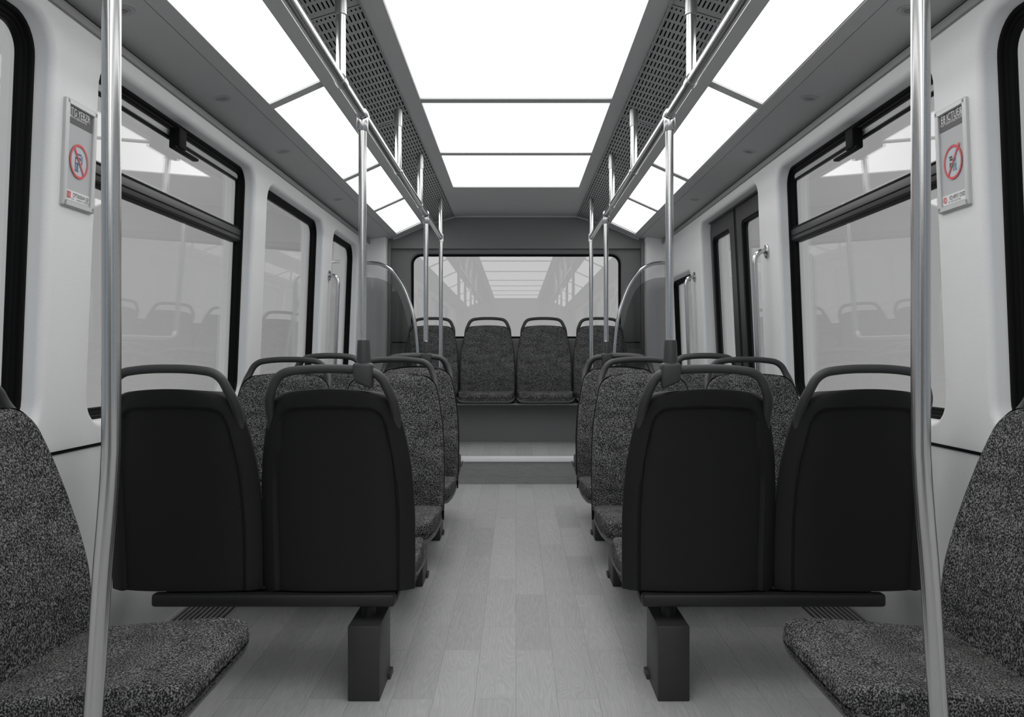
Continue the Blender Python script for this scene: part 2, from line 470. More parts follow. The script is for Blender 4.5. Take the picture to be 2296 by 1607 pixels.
def light(p, q, y0, y1, both, label, group):
    """diffuser slab behind the opening between cross section points p and q"""
    verts = []
    dz = .009
    for y in (y0, y1):
        for pt in (p, q):
            verts.append((pt[0], y, pt[1] + HC + dz)); verts.append((pt[0], y, pt[1] + HC + dz + .012))
    faces = [(0, 2, 6, 4), (1, 5, 7, 3), (0, 1, 3, 2), (4, 6, 7, 5), (0, 4, 5, 1), (2, 3, 7, 6)]
    o = mesh_obj('ceiling_light', verts, faces, M_light)
    return tag(o, label, 'ceiling light', group)
ordc = {7: 'third and farthest', 6: 'second', 5: 'nearest'}
cen = {5: 'large white central ceiling light panel nearest the camera', 6: 'white central ceiling light panel between the two cross bars',
       7: 'white central ceiling light panel at the far end above the rear seats'}
hid = 'white ceiling light panel overhead at the front of the cabin'
for i in range(len(CB) - 1):
    y0 = CB[i] + BW; y1 = CB[i + 1] - BW if i + 1 < len(CB) - 1 else 5.93
    if i < 4: lb = 'white central ceiling light panel behind the camera, panel %s' % ('one', 'two', 'three', 'four')[i]
    elif i == 4: lb = 'white central ceiling light panel straight above the camera'
    else: lb = cen[i]
    light((-A_[0], A_[1]), (A_[0], A_[1]), y0 - .01, y1 + .01, 0, lb, 'central ceiling light panels')
sdl = {2: 'just out of frame overhead', 3: 'nearest and cut by the top edge', 4: 'second from the camera, beside the handrail joint', 5: 'third from the camera', 6: 'farthest one, ending at the rear arch'}
for s, side in ((-1, 'left'), (1, 'right')):
    for i in range(len(SB)):
        y0 = SB[i] + BW; y1 = SB[i + 1] - BW if i + 1 < len(SB) else 6.95
        if i < 2: d = 'behind the camera, %s from the front' % ('first', 'second')[i]
        elif i == 2: d = sdl[2]
        elif i == 3: d = sdl[3]
        else: d = sdl[i]
        light((s * E_[0], E_[1]), (s * F_[0], F_[1]), y0 - .01, y1 + .01, 0, '%s sloping side ceiling light panel, %s' % (side, d), 'side ceiling light panels')

# recessed spots in the outer ceiling
def spot(s, D, label):
    t = (1.152 - G_[0]) / (H_[0] - G_[0]); z = G_[1] + (H_[1] - G_[1]) * t + HC
    root = empty('recessed_spotlight', (s * 1.152, D, z)); ang = math.atan2(H_[1] - G_[1], H_[0] - G_[0]) * s
    root.rotation_euler = (0, -ang, 0)
    def ringm(r0, r1, z0, z1, m, nm, inner=True):
        bm = bmesh.new(); prof = [(r0, z0), ((r0 + r1) / 2, z0 - .003), (r1, z1), (r1 - .004, z1 + .006)]
        rows = [[bm.verts.new((r * math.cos(a), r * math.sin(a), zz)) for a in [2 * PI * k / 32 for k in range(32)]] for r, zz in prof]
        for i in range(3):
            for k in range(32): bm.faces.new((rows[i][k], rows[i][(k + 1) % 32], rows[i + 1][(k + 1) % 32], rows[i + 1][k]))
        return bm_obj(nm, bm, m, root, 60)
    ringm(.036, .027, -.0005, -.003, M_ring, 'trim_ring')
    ringm(.022, .015, -.001, -.002, M_ring, 'inner_ring')
    bm = bmesh.new(); bmesh.ops.create_cone(bm, cap_ends=True, segments=24, radius1=.015, radius2=.013, depth=.003, matrix=Matrix.Translation((0, 0, -.0018)))
    bm_obj('lens', bm, M_lens, root)
    tag(root, label, 'spotlight', 'small recessed round ceiling fittings')
SP = [(2.40, 'nearest the camera'), (3.22, 'second from the camera'), (4.06, 'third from the camera'), (5.30, 'fourth from the camera'), (6.14, 'farthest, by the rear pillar')]
for s, side in ((-1, 'left'), (1, 'right')):
    for D, d in SP: spot(s, D, 'small round fitting in the %s outer ceiling, %s' % (side, d))

# ------------------------------------------------------------------ floor
def floorZ(D): return -1.037 if D < 2.46 else -1.037 + .02 * (D - 2.46)
DS = 6.15; ZP = -.759
bm = bmesh.new()
ys = [D0, 2.46, DS + .02]
rows = [[bm.verts.new((x, y, floorZ(y) + HC - dz)) for x, dz in ((-1.42, 0), (1.42, 0), (1.42, .03), (-1.42, .03))] for y in ys]
for i in range(2):
    for k in range(4): bm.faces.new((rows[i][k], rows[i][(k + 1) % 4], rows[i + 1][(k + 1) % 4], rows[i + 1][k]))
bm.faces.new(rows[0]); bm.faces.new(rows[-1])
fl = structure(bm_obj('floor', bm, M_floor, None, 0))
o = structure(mesh_obj('floor_rear_platform', [(-1.33, DS + .004, ZP + HC), (1.33, DS + .004, ZP + HC), (1.33, 7.2, ZP + .062 + HC), (-1.33, 7.2, ZP + .062 + HC),
      (-1.33, DS + .004, ZP + HC - .03), (1.33, DS + .004, ZP + HC - .03), (1.33, 7.2, ZP + .032 + HC), (-1.33, 7.2, ZP + .032 + HC)],
      [(0, 1, 2, 3), (4, 7, 6, 5), (0, 4, 5, 1), (1, 5, 6, 2), (2, 6, 7, 3), (3, 7, 4, 0)], M_floor))
o.name = 'floor_platform'
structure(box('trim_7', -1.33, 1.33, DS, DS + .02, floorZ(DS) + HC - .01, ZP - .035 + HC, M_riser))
structure(box('trim_8', -1.33, 1.33, DS - .008, DS + .03, ZP - .036 + HC, ZP + .003 + HC, M_nose, None, .002))
# heater grilles along the wall foot
for s, side in ((-1, 'left'), (1, 'right')):
    root = empty('floor_grille', (s * 1.245, 2.6, floorZ(2.6) + HC))
    y0, y1 = 2.48, 4.1
    def fz(y): return floorZ(y) - floorZ(2.6)
    def slat(bm, x0, x1, z0, z1):
        v = [bm.verts.new((x, y - 2.6, fz(y) + z)) for y in (y0, y1) for x in (x0, x1) for z in (z0, z1)]
        for f in ((0, 1, 3, 2), (4, 6, 7, 5), (0, 4, 5, 1), (2, 3, 7, 6), (1, 5, 7, 3), (0, 2, 6, 4)): bm.faces.new([v[i] for i in f])
    bm = bmesh.new(); slat(bm, -.085, .105, .0, .002); bm_obj('grille_bed', bm, M_gap, root, 0)
    bm = bmesh.new()
    for k in range(10): slat(bm, -.083 + k * .0195, -.083 + k * .0195 + .0105, .002, .009)
    bm_obj('grille_slats', bm, M_grille, root, 0)
    tag(root, 'dark slotted heater grille in the floor along the %s wall' % side, 'floor grille', 'floor heater grilles')

# ------------------------------------------------------------------ rear and front end walls
RF = lambda x, z, w=0: Vector((x, 7.20 + w, z + HC))
HF = lambda x, z, w=0: Vector((x, 7.15 + w, z + HC))
bm = bmesh.new()
prof = [(-1.262, .995), (-1.068, 1.020), (-1.020, 1.033), (-.805, 1.130), (-.53, 1.215), (.53, 1.215), (.805, 1.130), (1.020, 1.033), (1.068, 1.020), (1.262, .995)]
hd = [(1.27, .934), (1.27, 1.0)] + prof[::-1] + [(-1.27, 1.0), (-1.27, .934)]
hd = [(1.27, .934)] + prof[::-1] + [(-1.27, .934)]
fill(bm, [hd], HF)
for a, b in (((-1.27, 0), (1.27, .05)),):
    v = [bm.verts.new(HF(-1.27, .934, 0)), bm.verts.new(HF(1.27, .934, 0)), bm.verts.new(HF(1.27, .934, .06)), bm.verts.new(HF(-1.27, .934, .06))]
    bm.faces.new(v)
rw = rrect(-.925, .925, .148, .895, .09, 10)
RFI = [(.018 * (1 - math.sin(a)), .018 * (1 - math.cos(a))) for a in [k * PI / 2 / 5 for k in range(6)]]
fill(bm, [[(-1.34, -1.0), (1.34, -1.0), (1.34, .96), (-1.34, .96)], grow(rw, .018)], RF)
sweep(bm, rw, RFI + [(0, .05)], RF)
bmesh.ops.remove_doubles(bm, verts=bm.verts, dist=.0003)
structure(bm_obj('wall_rear', bm, M_rear, None, 35))
wn += 1
rwn = structure(empty('window_%d' % wn, (0, 7.24, .148 + HC)))
rv = rwn.location.copy(); RG = lambda x, z, w=0: RF(x, z, w) - rv
bm = bmesh.new(); sweep(bm, rw, [(-.001, .040), (-.014, .040), (-.020, .043), (-.022, .054)], RG); bm_obj('window_seal', bm, M_rubber, rwn, 30)
M_rglass = glass('rear_window_glass', (.97, .97, .97), .8, .045)
pane('window_pane', rw, RG, .046, .006, M_rglass, rwn, -.012)
# arch trim
tr = bmesh.new()
ap = [Vector((x, 7.138, z - .004 + HC)) for x, z in prof[1:-1]]
add_tube(tr, ap, .010, 10)
structure(bm_obj('trim_9', tr, M_ceil, None, 60))
# horizontal seam lines on the rear wall sides
bm = bmesh.new()
for s in (-1, 1): add_box(bm, *sorted((s * .955, s * 1.11)), 7.196, 7.202, .110 + HC, .122 + HC)
structure(bm_obj('trim_10', bm, M_gap, None, 0))
# corner pillars
for s, side, k in ((-1, 'left', 11), (1, 'right', 12)):
    bm = bmesh.new(); add_box(bm, *sorted((s * 1.115, s * 1.40)), 7.02, 7.21, -.80 + HC, 1.02 + HC, .012, 3)
    structure(bm_obj('trim_%d' % k, bm, M_pillar))
    bm = bmesh.new(); add_box(bm, *sorted((s * 1.088, s * 1.114)), 7.12, 7.21, -.80 + HC, .99 + HC, .004, 2)
    structure(bm_obj('trim_%d' % (k + 2), bm, M_bench))
structure(box('wall_front', -1.42, 1.42, D0 - .05, D0, 0, 2.3, M_rear))

# ------------------------------------------------------------------ seats
LZ = .085     # local height of the cushion/back joint above the empty
def hw(z):
    pts = [(-.06, .2335), (.05, .2350), (.16, .2360), (.26, .2325), (.34, .2260), (.42, .2130), (.48, .2000), (.53, .1890), (.56, .1830)]
    if z <= pts[0][0]: return pts[0][1]
    for (a, x), (b, y) in zip(pts, pts[1:]):
        if z <= b:
            t = (z - a) / (b - a); return x + (y - x) * t
    return pts[-1][1]
def yr(z):
    t = (z + .055) / .611
    return -.100 * t + .020 * math.sin(PI * max(0, min(1, t))) * 1.0 - .02 * max(0, t - .8)
ZB, ZTP = -.060, .556
def outline_w(z, zt, r=.058):
    w = hw(z)
    if z > zt - r:
        q = min(1, (z - (zt - r)) / r); w = w - r + r * math.sqrt(max(0, 1 - q * q))
    return w
def sstep(a, b, x):
    t = max(0, min(1, (x - a) / (b - a))); return t * t * (3 - 2 * t)

def surf(zb, zt, inset, yfun, nu=37, nv=64, r=.058):
    rows = []
    for j in range(nv):
        t = j / (nv - 1); t = 1 - (1 - t) ** 1.35
        zc = zb + (zt - zb) * t
        w = outline_w(zc, zt, r) - inset
        row = []
        for i in range(nu):
            u = -1 + 2 * i / (nu - 1); u = math.copysign(1 - (1 - abs(u)) ** 1.25, u)
            x = u * w
            z = zc + .009 * (1 - u * u) * sstep(.75, 1, t) - .010 * sstep(.6, 1, abs(u)) * (1 - t) ** 8 * 0
            row.append(Vector((x, yfun(u, x, z, w), z + LZ)))
        rows.append(row)
    return rows
def solid(front, back, name, m, parent):
    nv, nu = len(front), len(front[0]); verts = [v for r in front for v in r] + [v for r in back for v in r]
    f = []; o = nv * nu
    for j in range(nv - 1):
        for i in range(nu - 1):
            a = j * nu + i; f.append((a, a + 1, a + nu + 1, a + nu)); f.append((o + a, o + a + nu, o + a + nu + 1, o + a + 1))
    for j in range(nv - 1):
        for i in (0, nu - 1):
            a = j * nu + i; f.append((a, a + nu, o + a + nu, o + a))
    for i in range(nu - 1):
        for j in (0, nv - 1):
            a = j * nu + i; f.append((a, a + 1, o + a + 1, o + a))
    return mesh_obj(name, verts, f, m, parent, smooth=38)

def make_seat():
    root = empty('bus_seat')
    # ---- moulded rear shell with a recessed centre panel
    def rear(u, x, z, w):
        y = yr(z) + .040 * abs(u) ** 5 + .010 * abs(u) ** 2
        rc = .032; qx = abs(x) - (hw(z) - .048 - rc); qz = z - (ZTP - .046 - .008 * (x / .14) ** 2 - rc)
        sd = math.hypot(max(qx, 0), max(qz, 0)) + min(max(qx, qz), 0) - rc
        m = sstep(.005, -.007, sd)
        return y + .015 * m
    def rearf(u, x, z, w): return rear(u, x, z, w) + .012
    solid(surf(ZB, ZTP, 0, rearf, 65, 110), surf(ZB, ZTP, 0, rear, 65, 110), 'seat_shell', M_shell, root)
    # ---- upholstered back pad
    def padr(u, x, z, w): return yr(z) + .029 + .030 * abs(u) ** 5
    def padf(u, x, z, w):
        e = min(1, (1 - abs(u)) * w / .030); ez = min(1, max(0, (ZTP + .006 - z)) / .045)
        rnd = math.sqrt(max(0, 1 - (1 - e) ** 2)) * math.sqrt(max(0, 1 - (1 - ez) ** 2))
        t = (z - ZB) / .6
        th = .034 + .016 * math.exp(-((t - .35) / .25) ** 2)
        return yr(z) + .030 + .024 * abs(u) ** 5 + th * rnd
    solid(surf(-.02, ZTP - .001, .0015, padf, 49, 72, .066), surf(-.02, ZTP - .001, .0015, padr, 49, 72, .066), 'back_pad', M_fab, root)
    # ---- grab handle hoop
    half = [(.186, .36), (.188, .42), (.187, .47), (.1835, .525), (.171, .563), (.155, .594), (.130, .6125), (.095, .6195), (.05, .6235)]
    path = [(-x, z) for x, z in half] + [(0, .6245)] + half[::-1]
    hr = [.010, .013, .0155, .0150, .0140, .0137, .0133, .0130, .0130]
    rr = hr + [.0130] + hr[::-1]
    def hy(z): return .020 + .030 * sstep(.56, .46, z)
    p3 = spline([(x, yr(z) + hy(z), z + LZ) for x, z in path], 6)
    r3 = [v.x for v in spline([(r_, 0, 0) for r_ in rr], 6)]
    bm = bmesh.new(); add_tube(bm, p3, r3, 18)
    bm_obj('handle', bm, M_handle, root, 60)
    # ---- cushion
    bm = bmesh.new(); add_box(bm, -1, 1, -1, 1, -1, 1)
    bmesh.ops.subdivide_edges(bm, edges=bm.edges, cuts=15, use_grid_fill=True)
    for v in bm.verts:
        x, y, z = v.co
        k = 13.0; n = (abs(x) ** k + abs(y) ** k + abs(z) ** k) ** (1 / k); x, y, z = x / n, y / n, z / n
        yy = .262 + y * .212; top = z > 0
        t = (yy - .05) / .42
        wx = .228 - .010 * max(0, t - .5) * 2
        zz = (.004 + .010 * t + .012 * abs(x) ** 3 * t) if top else -.070
        zc = -.031; zz = zc + (zz - zc) * abs(z)
        if yy > .36: zz -= .012 * ((yy - .36) / .11) ** 2 * (1 if top else 0)
        if not top: yy = yy - .022 * max(0, t - .3) * abs(z)
        v.co = Vector((x * wx, yy, zz + LZ))
    bm_obj('seat_cushion', bm, M_fab, root, 60)
    # ---- seat pan with raised lips
    rows = []; nu = 25; ny = 22
    for j in range(ny):
        t = j / (ny - 1); y = .042 + .418 * t
        row = []
        for i in range(nu):
            u = -1 + 2 * i / (nu - 1); w = .2345 - .004 * sstep(.6, 1, t) - .022 * sstep(.30, 0, t)
            lip = .030 * abs(u) ** 14 + .012 * sstep(.90, 1.0, t) - .0 * t
            row.append(Vector((u * w, y, -.0705 + lip + .018 * (1 - t) ** 2 + LZ)))
        rows.append(row)
    back = [[Vector((v.x, v.y, v.z - .010)) for v in r] for r in rows]
    solid(rows, back, 'seat_pan', M_pan, root)
    return root

proto = make_seat(); first = [True]; PROTO_PARTS = list(proto.children)
def seat(x, D, Zc, rz, label, group):
    if first[0]: r = proto; first[0] = False
    else:
        r = proto.copy(); COL.objects.link(r)
        for ch in PROTO_PARTS: c = ch.copy(); COL.objects.link(c); c.parent = r
    r.location = (x, D, Zc - LZ + HC); r.rotation_euler = (0, 0, rz)
    return tag(r, label, 'seat', group)

CX = .008; AI, WI = .556, 1.028
def clamp(root, xl, th, hgt=.066):
    """dark moulded pole socket around the hoop of one seat; local coordinates"""
    zt = .622 + LZ; y = yr(.62) + .018
    bm = bmesh.new()
    add_box(bm, -.029, .029, -.025, .025, -.036, .030, .010, 3)
    for v in bm.verts:
        v.co.x *= 1 - .10 * max(0, -v.co.z / .036); v.co.z -= th * v.co.x * max(0, (.03 - v.co.z) / .066) * 1.6
        v.co += Vector((xl, y, zt - .010))
    cl = bm_obj('pole_clamp', bm, M_handle, root, 40)
    bm = bmesh.new()
    add_tube(bm, [(xl, y, zt + .012), (xl, y, zt + .020), (xl, y, zt + .020 + hgt - .003), (xl, y, zt + .020 + hgt)], [.0215, .0215, .0180, .0172], 24)
    bm_obj('pole_sleeve', bm, M_handle, cl, 40)

rows_ = [ # name, origin D, Zc, rot, text
    ('front', 2.50, -.663, 0, 'facing away with its plain dark shell to the camera'),
    ('second', 3.570, -.642, PI, 'in the second row, speckled fabric front facing the camera'),
    ('third', 4.320, -.628, PI, 'in the third row, speckled fabric front facing the camera'),
    ('fourth', 4.650, -.622, 0, 'in the fourth row, facing the rear, mostly hidden behind the third row')]
seats = {}
for nm, D, Zc, rz, txt in rows_:
    for s, side in ((-1, 'left'), (1, 'right')):
        for X, pos in ((AI, 'aisle'), (WI, 'window')):
            seats[nm, side, pos] = seat(CX + s * (X + {'second': -.006, 'third': -.014, 'fourth': .012}.get(nm, 0)), D, Zc, rz, '%s-hand %s seat %s' % (side, pos, txt), '%s row seats' % nm)
def local_x(x_world, sroot): 
    d = x_world - sroot.location.x
    return d if abs(sroot.rotation_euler.z) < .1 else -d
for s, side in ((-1, 'left'), (1, 'right')):
    r = seats['front', side, 'aisle']; clamp(r, local_x(s * .449 + .003, r), -.28 * s)
    r = seats['third', side, 'aisle']; clamp(r, local_x(s * .486 + .003, r), .2 * s, .062)
rt = ['leftmost', 'second from the left', 'third from the left', 'rightmost']
for k, x in enumerate((-.722, -.242, .238, .718)):
    seat(x, 7.00, -.303, PI, 'dark fabric seat on the raised rear bench, %s of the four' % rt[k], 'rear bench seats')
for s, side in ((-1, 'left'), (1, 'right')):
    ss = seat(s * 1.118, 1.805, -.677, -s * -PI / 2, 'large foreground fabric seat against the %s wall, facing the aisle' % side, 'foreground side-facing seats')
    ss.rotation_euler = (math.radians(2.4), 0, s * PI / 2)

# supports
def base(s, side, label, post, beams):
    root = empty('support_pedestal', (CX + s * .466, post[0], floorZ((post[0] + post[1]) / 2) + HC))
    iv = root.location
    def lb(nm, x0, x1, y0, y1, z0, z1, m, bev=.003, par=root):
        a, b = sorted((s * x0 + CX, s * x1 + CX))
        return box(nm, a - iv.x, b - iv.x, y0 - iv.y, y1 - iv.y, z0 + HC - iv.z, z1 + HC - iv.z, m, par, bev)
    fz = floorZ(post[0]); zt = beams[0][2]
    po = lb('post', .417, .513, post[0], post[1], fz, zt - .043, M_base, .004)
    lb('foot_plate', .409, .521, post[1] - .05, post[1] + .012, fz + .0, fz + .022, M_base, .002, po)
    yc = (post[0] + post[1]) / 2
    bm = bmesh.new()
    add_tube(bm, [(s * .468 + CX - iv.x, yc - iv.y, zt - .05 + HC - iv.z), (s * .468 + CX - iv.x, yc - iv.y, zt + .01 + HC - iv.z)], .022, 20)
    bm_obj('neck', bm, M_beam, root)
    for (y0, y1, z, h) in beams: lb('beam', .378, 1.122, y0, y1, z, z + h, M_beam, .010)
    tag(root, label, 'seat support', 'seat support posts')
for s, side in ((-1, 'left'), (1, 'right')):
    base(s, side, 'dark box post and cross beam under the %s front pair of seats' % side, (2.46, 2.67), [(2.500, 2.540, -.768, .040), (2.540, 2.64, -.772, .026)])
    base(s, side, 'dark box post and beam under the %s second-row pair of seats' % side, (3.60, 3.78), [(3.30, 3.76, -.760, .036)])
    base(s, side, 'dark post and beam shared by the %s third and fourth row seats' % side, (4.42, 4.60), [(4.16, 4.81, -.748, .038)])
    # side seat plinth
    root = empty('support_plinth', (s * 1.03, 1.805, 0))
    box('plinth_box', *sorted((-.16 * s, .30 * s)), -.20, .20, 0, HC - .662 - LZ + .003, M_base, root, .01)
    box('kick_board', *sorted((-.172 * s, -.158 * s)), -.18, .18, .02, .22, M_beam, root, .003)
    tag(root, 'dark plinth under the foreground side-facing seat on the %s' % side, 'seat support', 'side seat plinths')

# rear bench box
root = empty('rear_bench', (0, 7.0, ZP + .045 + HC))
iv = root.location
box('bench_front', -1.12, 1.12, 6.84 - 7.0, 6.86 - 7.0, -.005, -.397 + HC - iv.z, M_bench, root, .003)
box('bench_top', -1.12, 1.12, 6.575 - 7.0, 7.19 - 7.0, -.397 + HC - iv.z, -.3845 + HC - iv.z, M_bench, root, .004)
structure(box('trim_15', -1.11, 1.11, 7.135, 7.198, -.384 + HC, .06 + HC, M_bench, None, .006))
tag(root, 'raised rear bench box with overhanging top that carries the four rear seats', 'bench', None)

# ------------------------------------------------------------------ poles and rails
RP = .01625; XR, ZR = .574, .900
def ceilZ(x): return B_[1] - (B_[1] - E_[1]) * (x - B_[0]) / (E_[0] - B_[0])
for s, side in ((-1, 'left'), (1, 'right')):
    # overhead handrail
    root = empty('overhead_handrail', (s * XR, 3.0, ZR + HC)); iv = root.location
    tube('rail_tube', [(0, -5.5, 0), (0, 0, 0), (0, 6.29 - 3.0, 0)], RP + .001, M_steel, root, 28)
    tag(root, 'long overhead steel handrail running along the %s side of the aisle' % side, 'handrail', 'overhead handrails')
    # ceiling hangers
    for k, (D, d) in enumerate(((2.69, 'nearest the camera, at the top edge'), (4.00, 'second from the camera'), (4.91, 'third from the camera'))):
        h = empty('ceiling_hanger', (s * XR, D, ZR + HC)); zc = ceilZ(XR) - ZR
        tube('hanger_tube', [(0, 0, RP - .004), (0, 0, zc - .01)], RP * .98, M_steel, h, 24)
        tube('ceiling_collar', [(0, 0, zc - .085), (0, 0, zc - .002)], RP + .0035, M_steeld, h, 24)
        tube('rail_saddle', [(0, -.024, 0), (0, .024, 0)], RP + .0045, M_steel, h, 24)
        tag(h, 'short steel hanger above the %s handrail, %s' % (side, d), 'handrail hanger', 'handrail hangers')
    # stanchions that curve over to the seat hoops
    for D, Dc, xc, zt, nm, lab in ((3.07, 2.425, .449, .044, 'front', 'steel pole from the %s handrail down into dark sleeve on the front aisle seat'),
                                   (5.23, 4.442, .486, .052, 'third', 'slim steel pole from the %s handrail to the sleeve of the third-row aisle seat')):
        p = empty('stanchion_pole', (s * XR, D, ZR + HC)); iv = p.location
        k = XR / D
        def pt(d, z):
            return Vector((s * k * d + (.003 if d < D - .3 else 0), d, z + HC)) - iv
        g = D - Dc; ze = .030 if D < 4 else .072
        pts = [pt(D, ZR - .01), pt(D, .5), pt(D, ze + .030), pt(D - .006, ze + .010), pt(D - .022, ze - .012), pt(D - .055, ze - .024), pt(D - .10, ze - .028), pt(D - g * .5, ze - .032), pt(Dc, ze - .038)]
        bm = bmesh.new(); add_tube(bm, spline(pts, 7), RP * .93, 24); bm_obj('pole_tube', bm, M_steel, p, 60)
        bm = bmesh.new()
        add_tube(bm, [(0, 0, -.060), (0, 0, -.056), (0, 0, -.012), (0, 0, .002)], [.019, .021, .021, .018], 24)
        add_tube(bm, [(0, -.030, 0), (0, -.026, 0), (0, .026, 0), (0, .030, 0)], [.019, .0225, .0225, .019], 24)
        bmesh.ops.create_uvsphere(bm, u_segments=20, v_segments=12, radius=.0235)
        bm_obj('tee_joint', bm, M_steel, p, 60)
        tag(p, lab % side, 'pole', 'stanchion poles')
    # third pole, floor to ceiling at the step
    D = 6.27
    p = empty('stanchion_pole', (s * XR, D, ZP + .007 + HC)); iv = p.location
    tube('pole_tube', [(0, 0, 0), (0, 0, ceilZ(XR) + HC - iv.z - .005)], RP * .95, M_steel, p, 24)
    tube('floor_flange', [(0, 0, 0), (0, 0, .012)], .034, M_steeld, p, 24)
    tube('ceiling_collar', [(0, 0, ceilZ(XR) + HC - iv.z - .09), (0, 0, ceilZ(XR) + HC - iv.z - .004)], RP + .003, M_steeld, p, 24)
    tube('tee_joint', [(0, 0, ZR + HC - iv.z - .03), (0, 0, ZR + HC - iv.z + .03)], RP + .006, M_steel, p, 24)
    tag(p, 'farthest steel pole on the %s, floor to ceiling beside the step' % side, 'pole', 'stanchion poles')
    # foreground poles
    D = 1.459; x0 = .7185
    p = empty('stanchion_pole', (s * .745, D, 0))
    def q(z, x): return ((x - .745) * s, 0, z + HC)
    pts = [q(1.165, x0), q(.4, x0 + .001), q(-.10, x0 + .001), q(-.20, x0 + .003), q(-.29, x0 + .009), q(-.40, x0 + .018), q(-.62, x0 + .032), q(-1.03, x0 + .060)]
    bm = bmesh.new(); add_tube(bm, spline(pts, 8), RP, 40); bm_obj('pole_tube', bm, M_steel, p, 60)
    tube('floor_flange', [((x0 + .061 - .745) * s, 0, 0), ((x0 + .061 - .745) * s, 0, .012)], .036, M_steeld, p, 24)
    tube('ceiling_collar', [((x0 - .745) * s, 0, 1.10 + HC), ((x0 - .745) * s, 0, 1.165 + HC)], RP + .003, M_steeld, p, 24)
    tag(p, 'thick foreground steel pole on the %s with a bend outward near its foot' % side, 'pole', 'foreground poles')

def flange(bm, c, axis, r=.036, t=.010):
    c = Vector(c); a = Vector(axis).normalized()
    add_tube(bm, [c, c + a * t * .6, c + a * t], [r, r, r * .8], 24)

# grab rails at doors
def grab(side, F, D, zt, label):
    s = -1 if side == 'left' else 1
    a = F(D, zt, 0); root = empty('grab_rail', a); iv = a.copy()
    def L(d, z, w): return F(D + d, z, w) - iv
    off = -.066
    pts = [L(0, zt, .0), L(0, zt, -.018), L(0, zt - .006, -.040), L(0, zt - .026, -.059), L(0, zt - .055, off), L(0, zt - .12, off), L(0, .0, off), L(0, -.22, off), L(0, -.275, off + .01), L(0, -.295, off + .035), L(0, -.298, off + .05), L(0, -.298, .0)]
    bm = bmesh.new(); add_tube(bm, spline(pts, 6), .0135, 20); bm_obj('rail_tube', bm, M_steel, root, 60)
    bm = bmesh.new(); flange(bm, L(0, zt, .0), (-s, 0, 0)); bm_obj('wall_flange', bm, M_steel, root, 50)
    bm = bmesh.new(); flange(bm, L(0, -.298, .0), (-s, 0, 0)); bm_obj('wall_flange', bm, M_steel, root, 50)
    for dz in (.026, -.026):
        bm = bmesh.new(); add_tube(bm, [L(0, zt + dz, -.009), L(0, zt + dz, -.013)], .005, 10); bm_obj('screw', bm, M_steeld, root)
    tag(root, label, 'grab rail', 'wall grab rails')
grab('left', FL, 5.585, .545, 'curved steel grab rail on the left wall between the two far windows')
grab('right', FR, 4.165, .530, 'large steel grab rail on the right wall just in front of the double door')
grab('right', FR, 5.84, .560, 'smaller steel grab rail on the right wall beyond the double door')

# rear curved rails with tinted screens
for s, side in ((-1, 'left'), (1, 'right')):
    D = 6.90; k = D / 1840
    px = [(855, 593), (880, 607), (902, 638), (918, 677), (929, 718), (935, 765), (938, 815), (940, 866)]
    pts = [(s * 1.262, 0, .778), (s * 1.20, 0, .778)] + [(s * (1157 - x) * k, 0, (797 - y) * k) for x, y in px]
    root = empty('curved_rail', (0, D, HC))
    bm = bmesh.new(); add_tube(bm, spline(pts, 5), .0155, 20); bm_obj('rail_tube', bm, M_steel, root, 60)
    bm = bmesh.new(); flange(bm, (s * 1.268, 0, .779), (-s, 0, 0), .034, .010); bm_obj('wall_flange', bm, M_steel, root, 50)
    tag(root, 'curved steel rail arching from the %s wall down to the rear bench' % side, 'grab rail', 'curved rear rails')
    px = [(826, 621), (842, 622.5), (856, 626), (871, 633), (887, 649), (899, 674), (908, 702), (915, 730), (919, 755), (921, 780), (922, 820), (922, 846)]
    pts = spline([((1157 - x) * k, 0, (797 - y) * k) for x, y in px], 4)
    lp = [(s * 1.262, .660)] + [(s * p.x, p.z) for p in pts] + [(s * 1.262, pts[-1].z)]
    D2 = D + .02
    bm = bmesh.new()
    va = [bm.verts.new((x, D2, z + HC)) for x, z in lp]; vb = [bm.verts.new((x, D2 + .006, z + HC)) for x, z in lp]
    bm.faces.new(va); bm.faces.new(vb)
    for i in range(len(va)): j = (i + 1) % len(va); bm.faces.new((va[i], va[j], vb[j], vb[i]))
    o = bm_obj('tinted_screen', bm, M_tint, None, 0)
    tag(o, 'smoky tinted glass screen with curved edge beside the %s end of the rear bench' % side, 'screen', 'tinted rear screens')

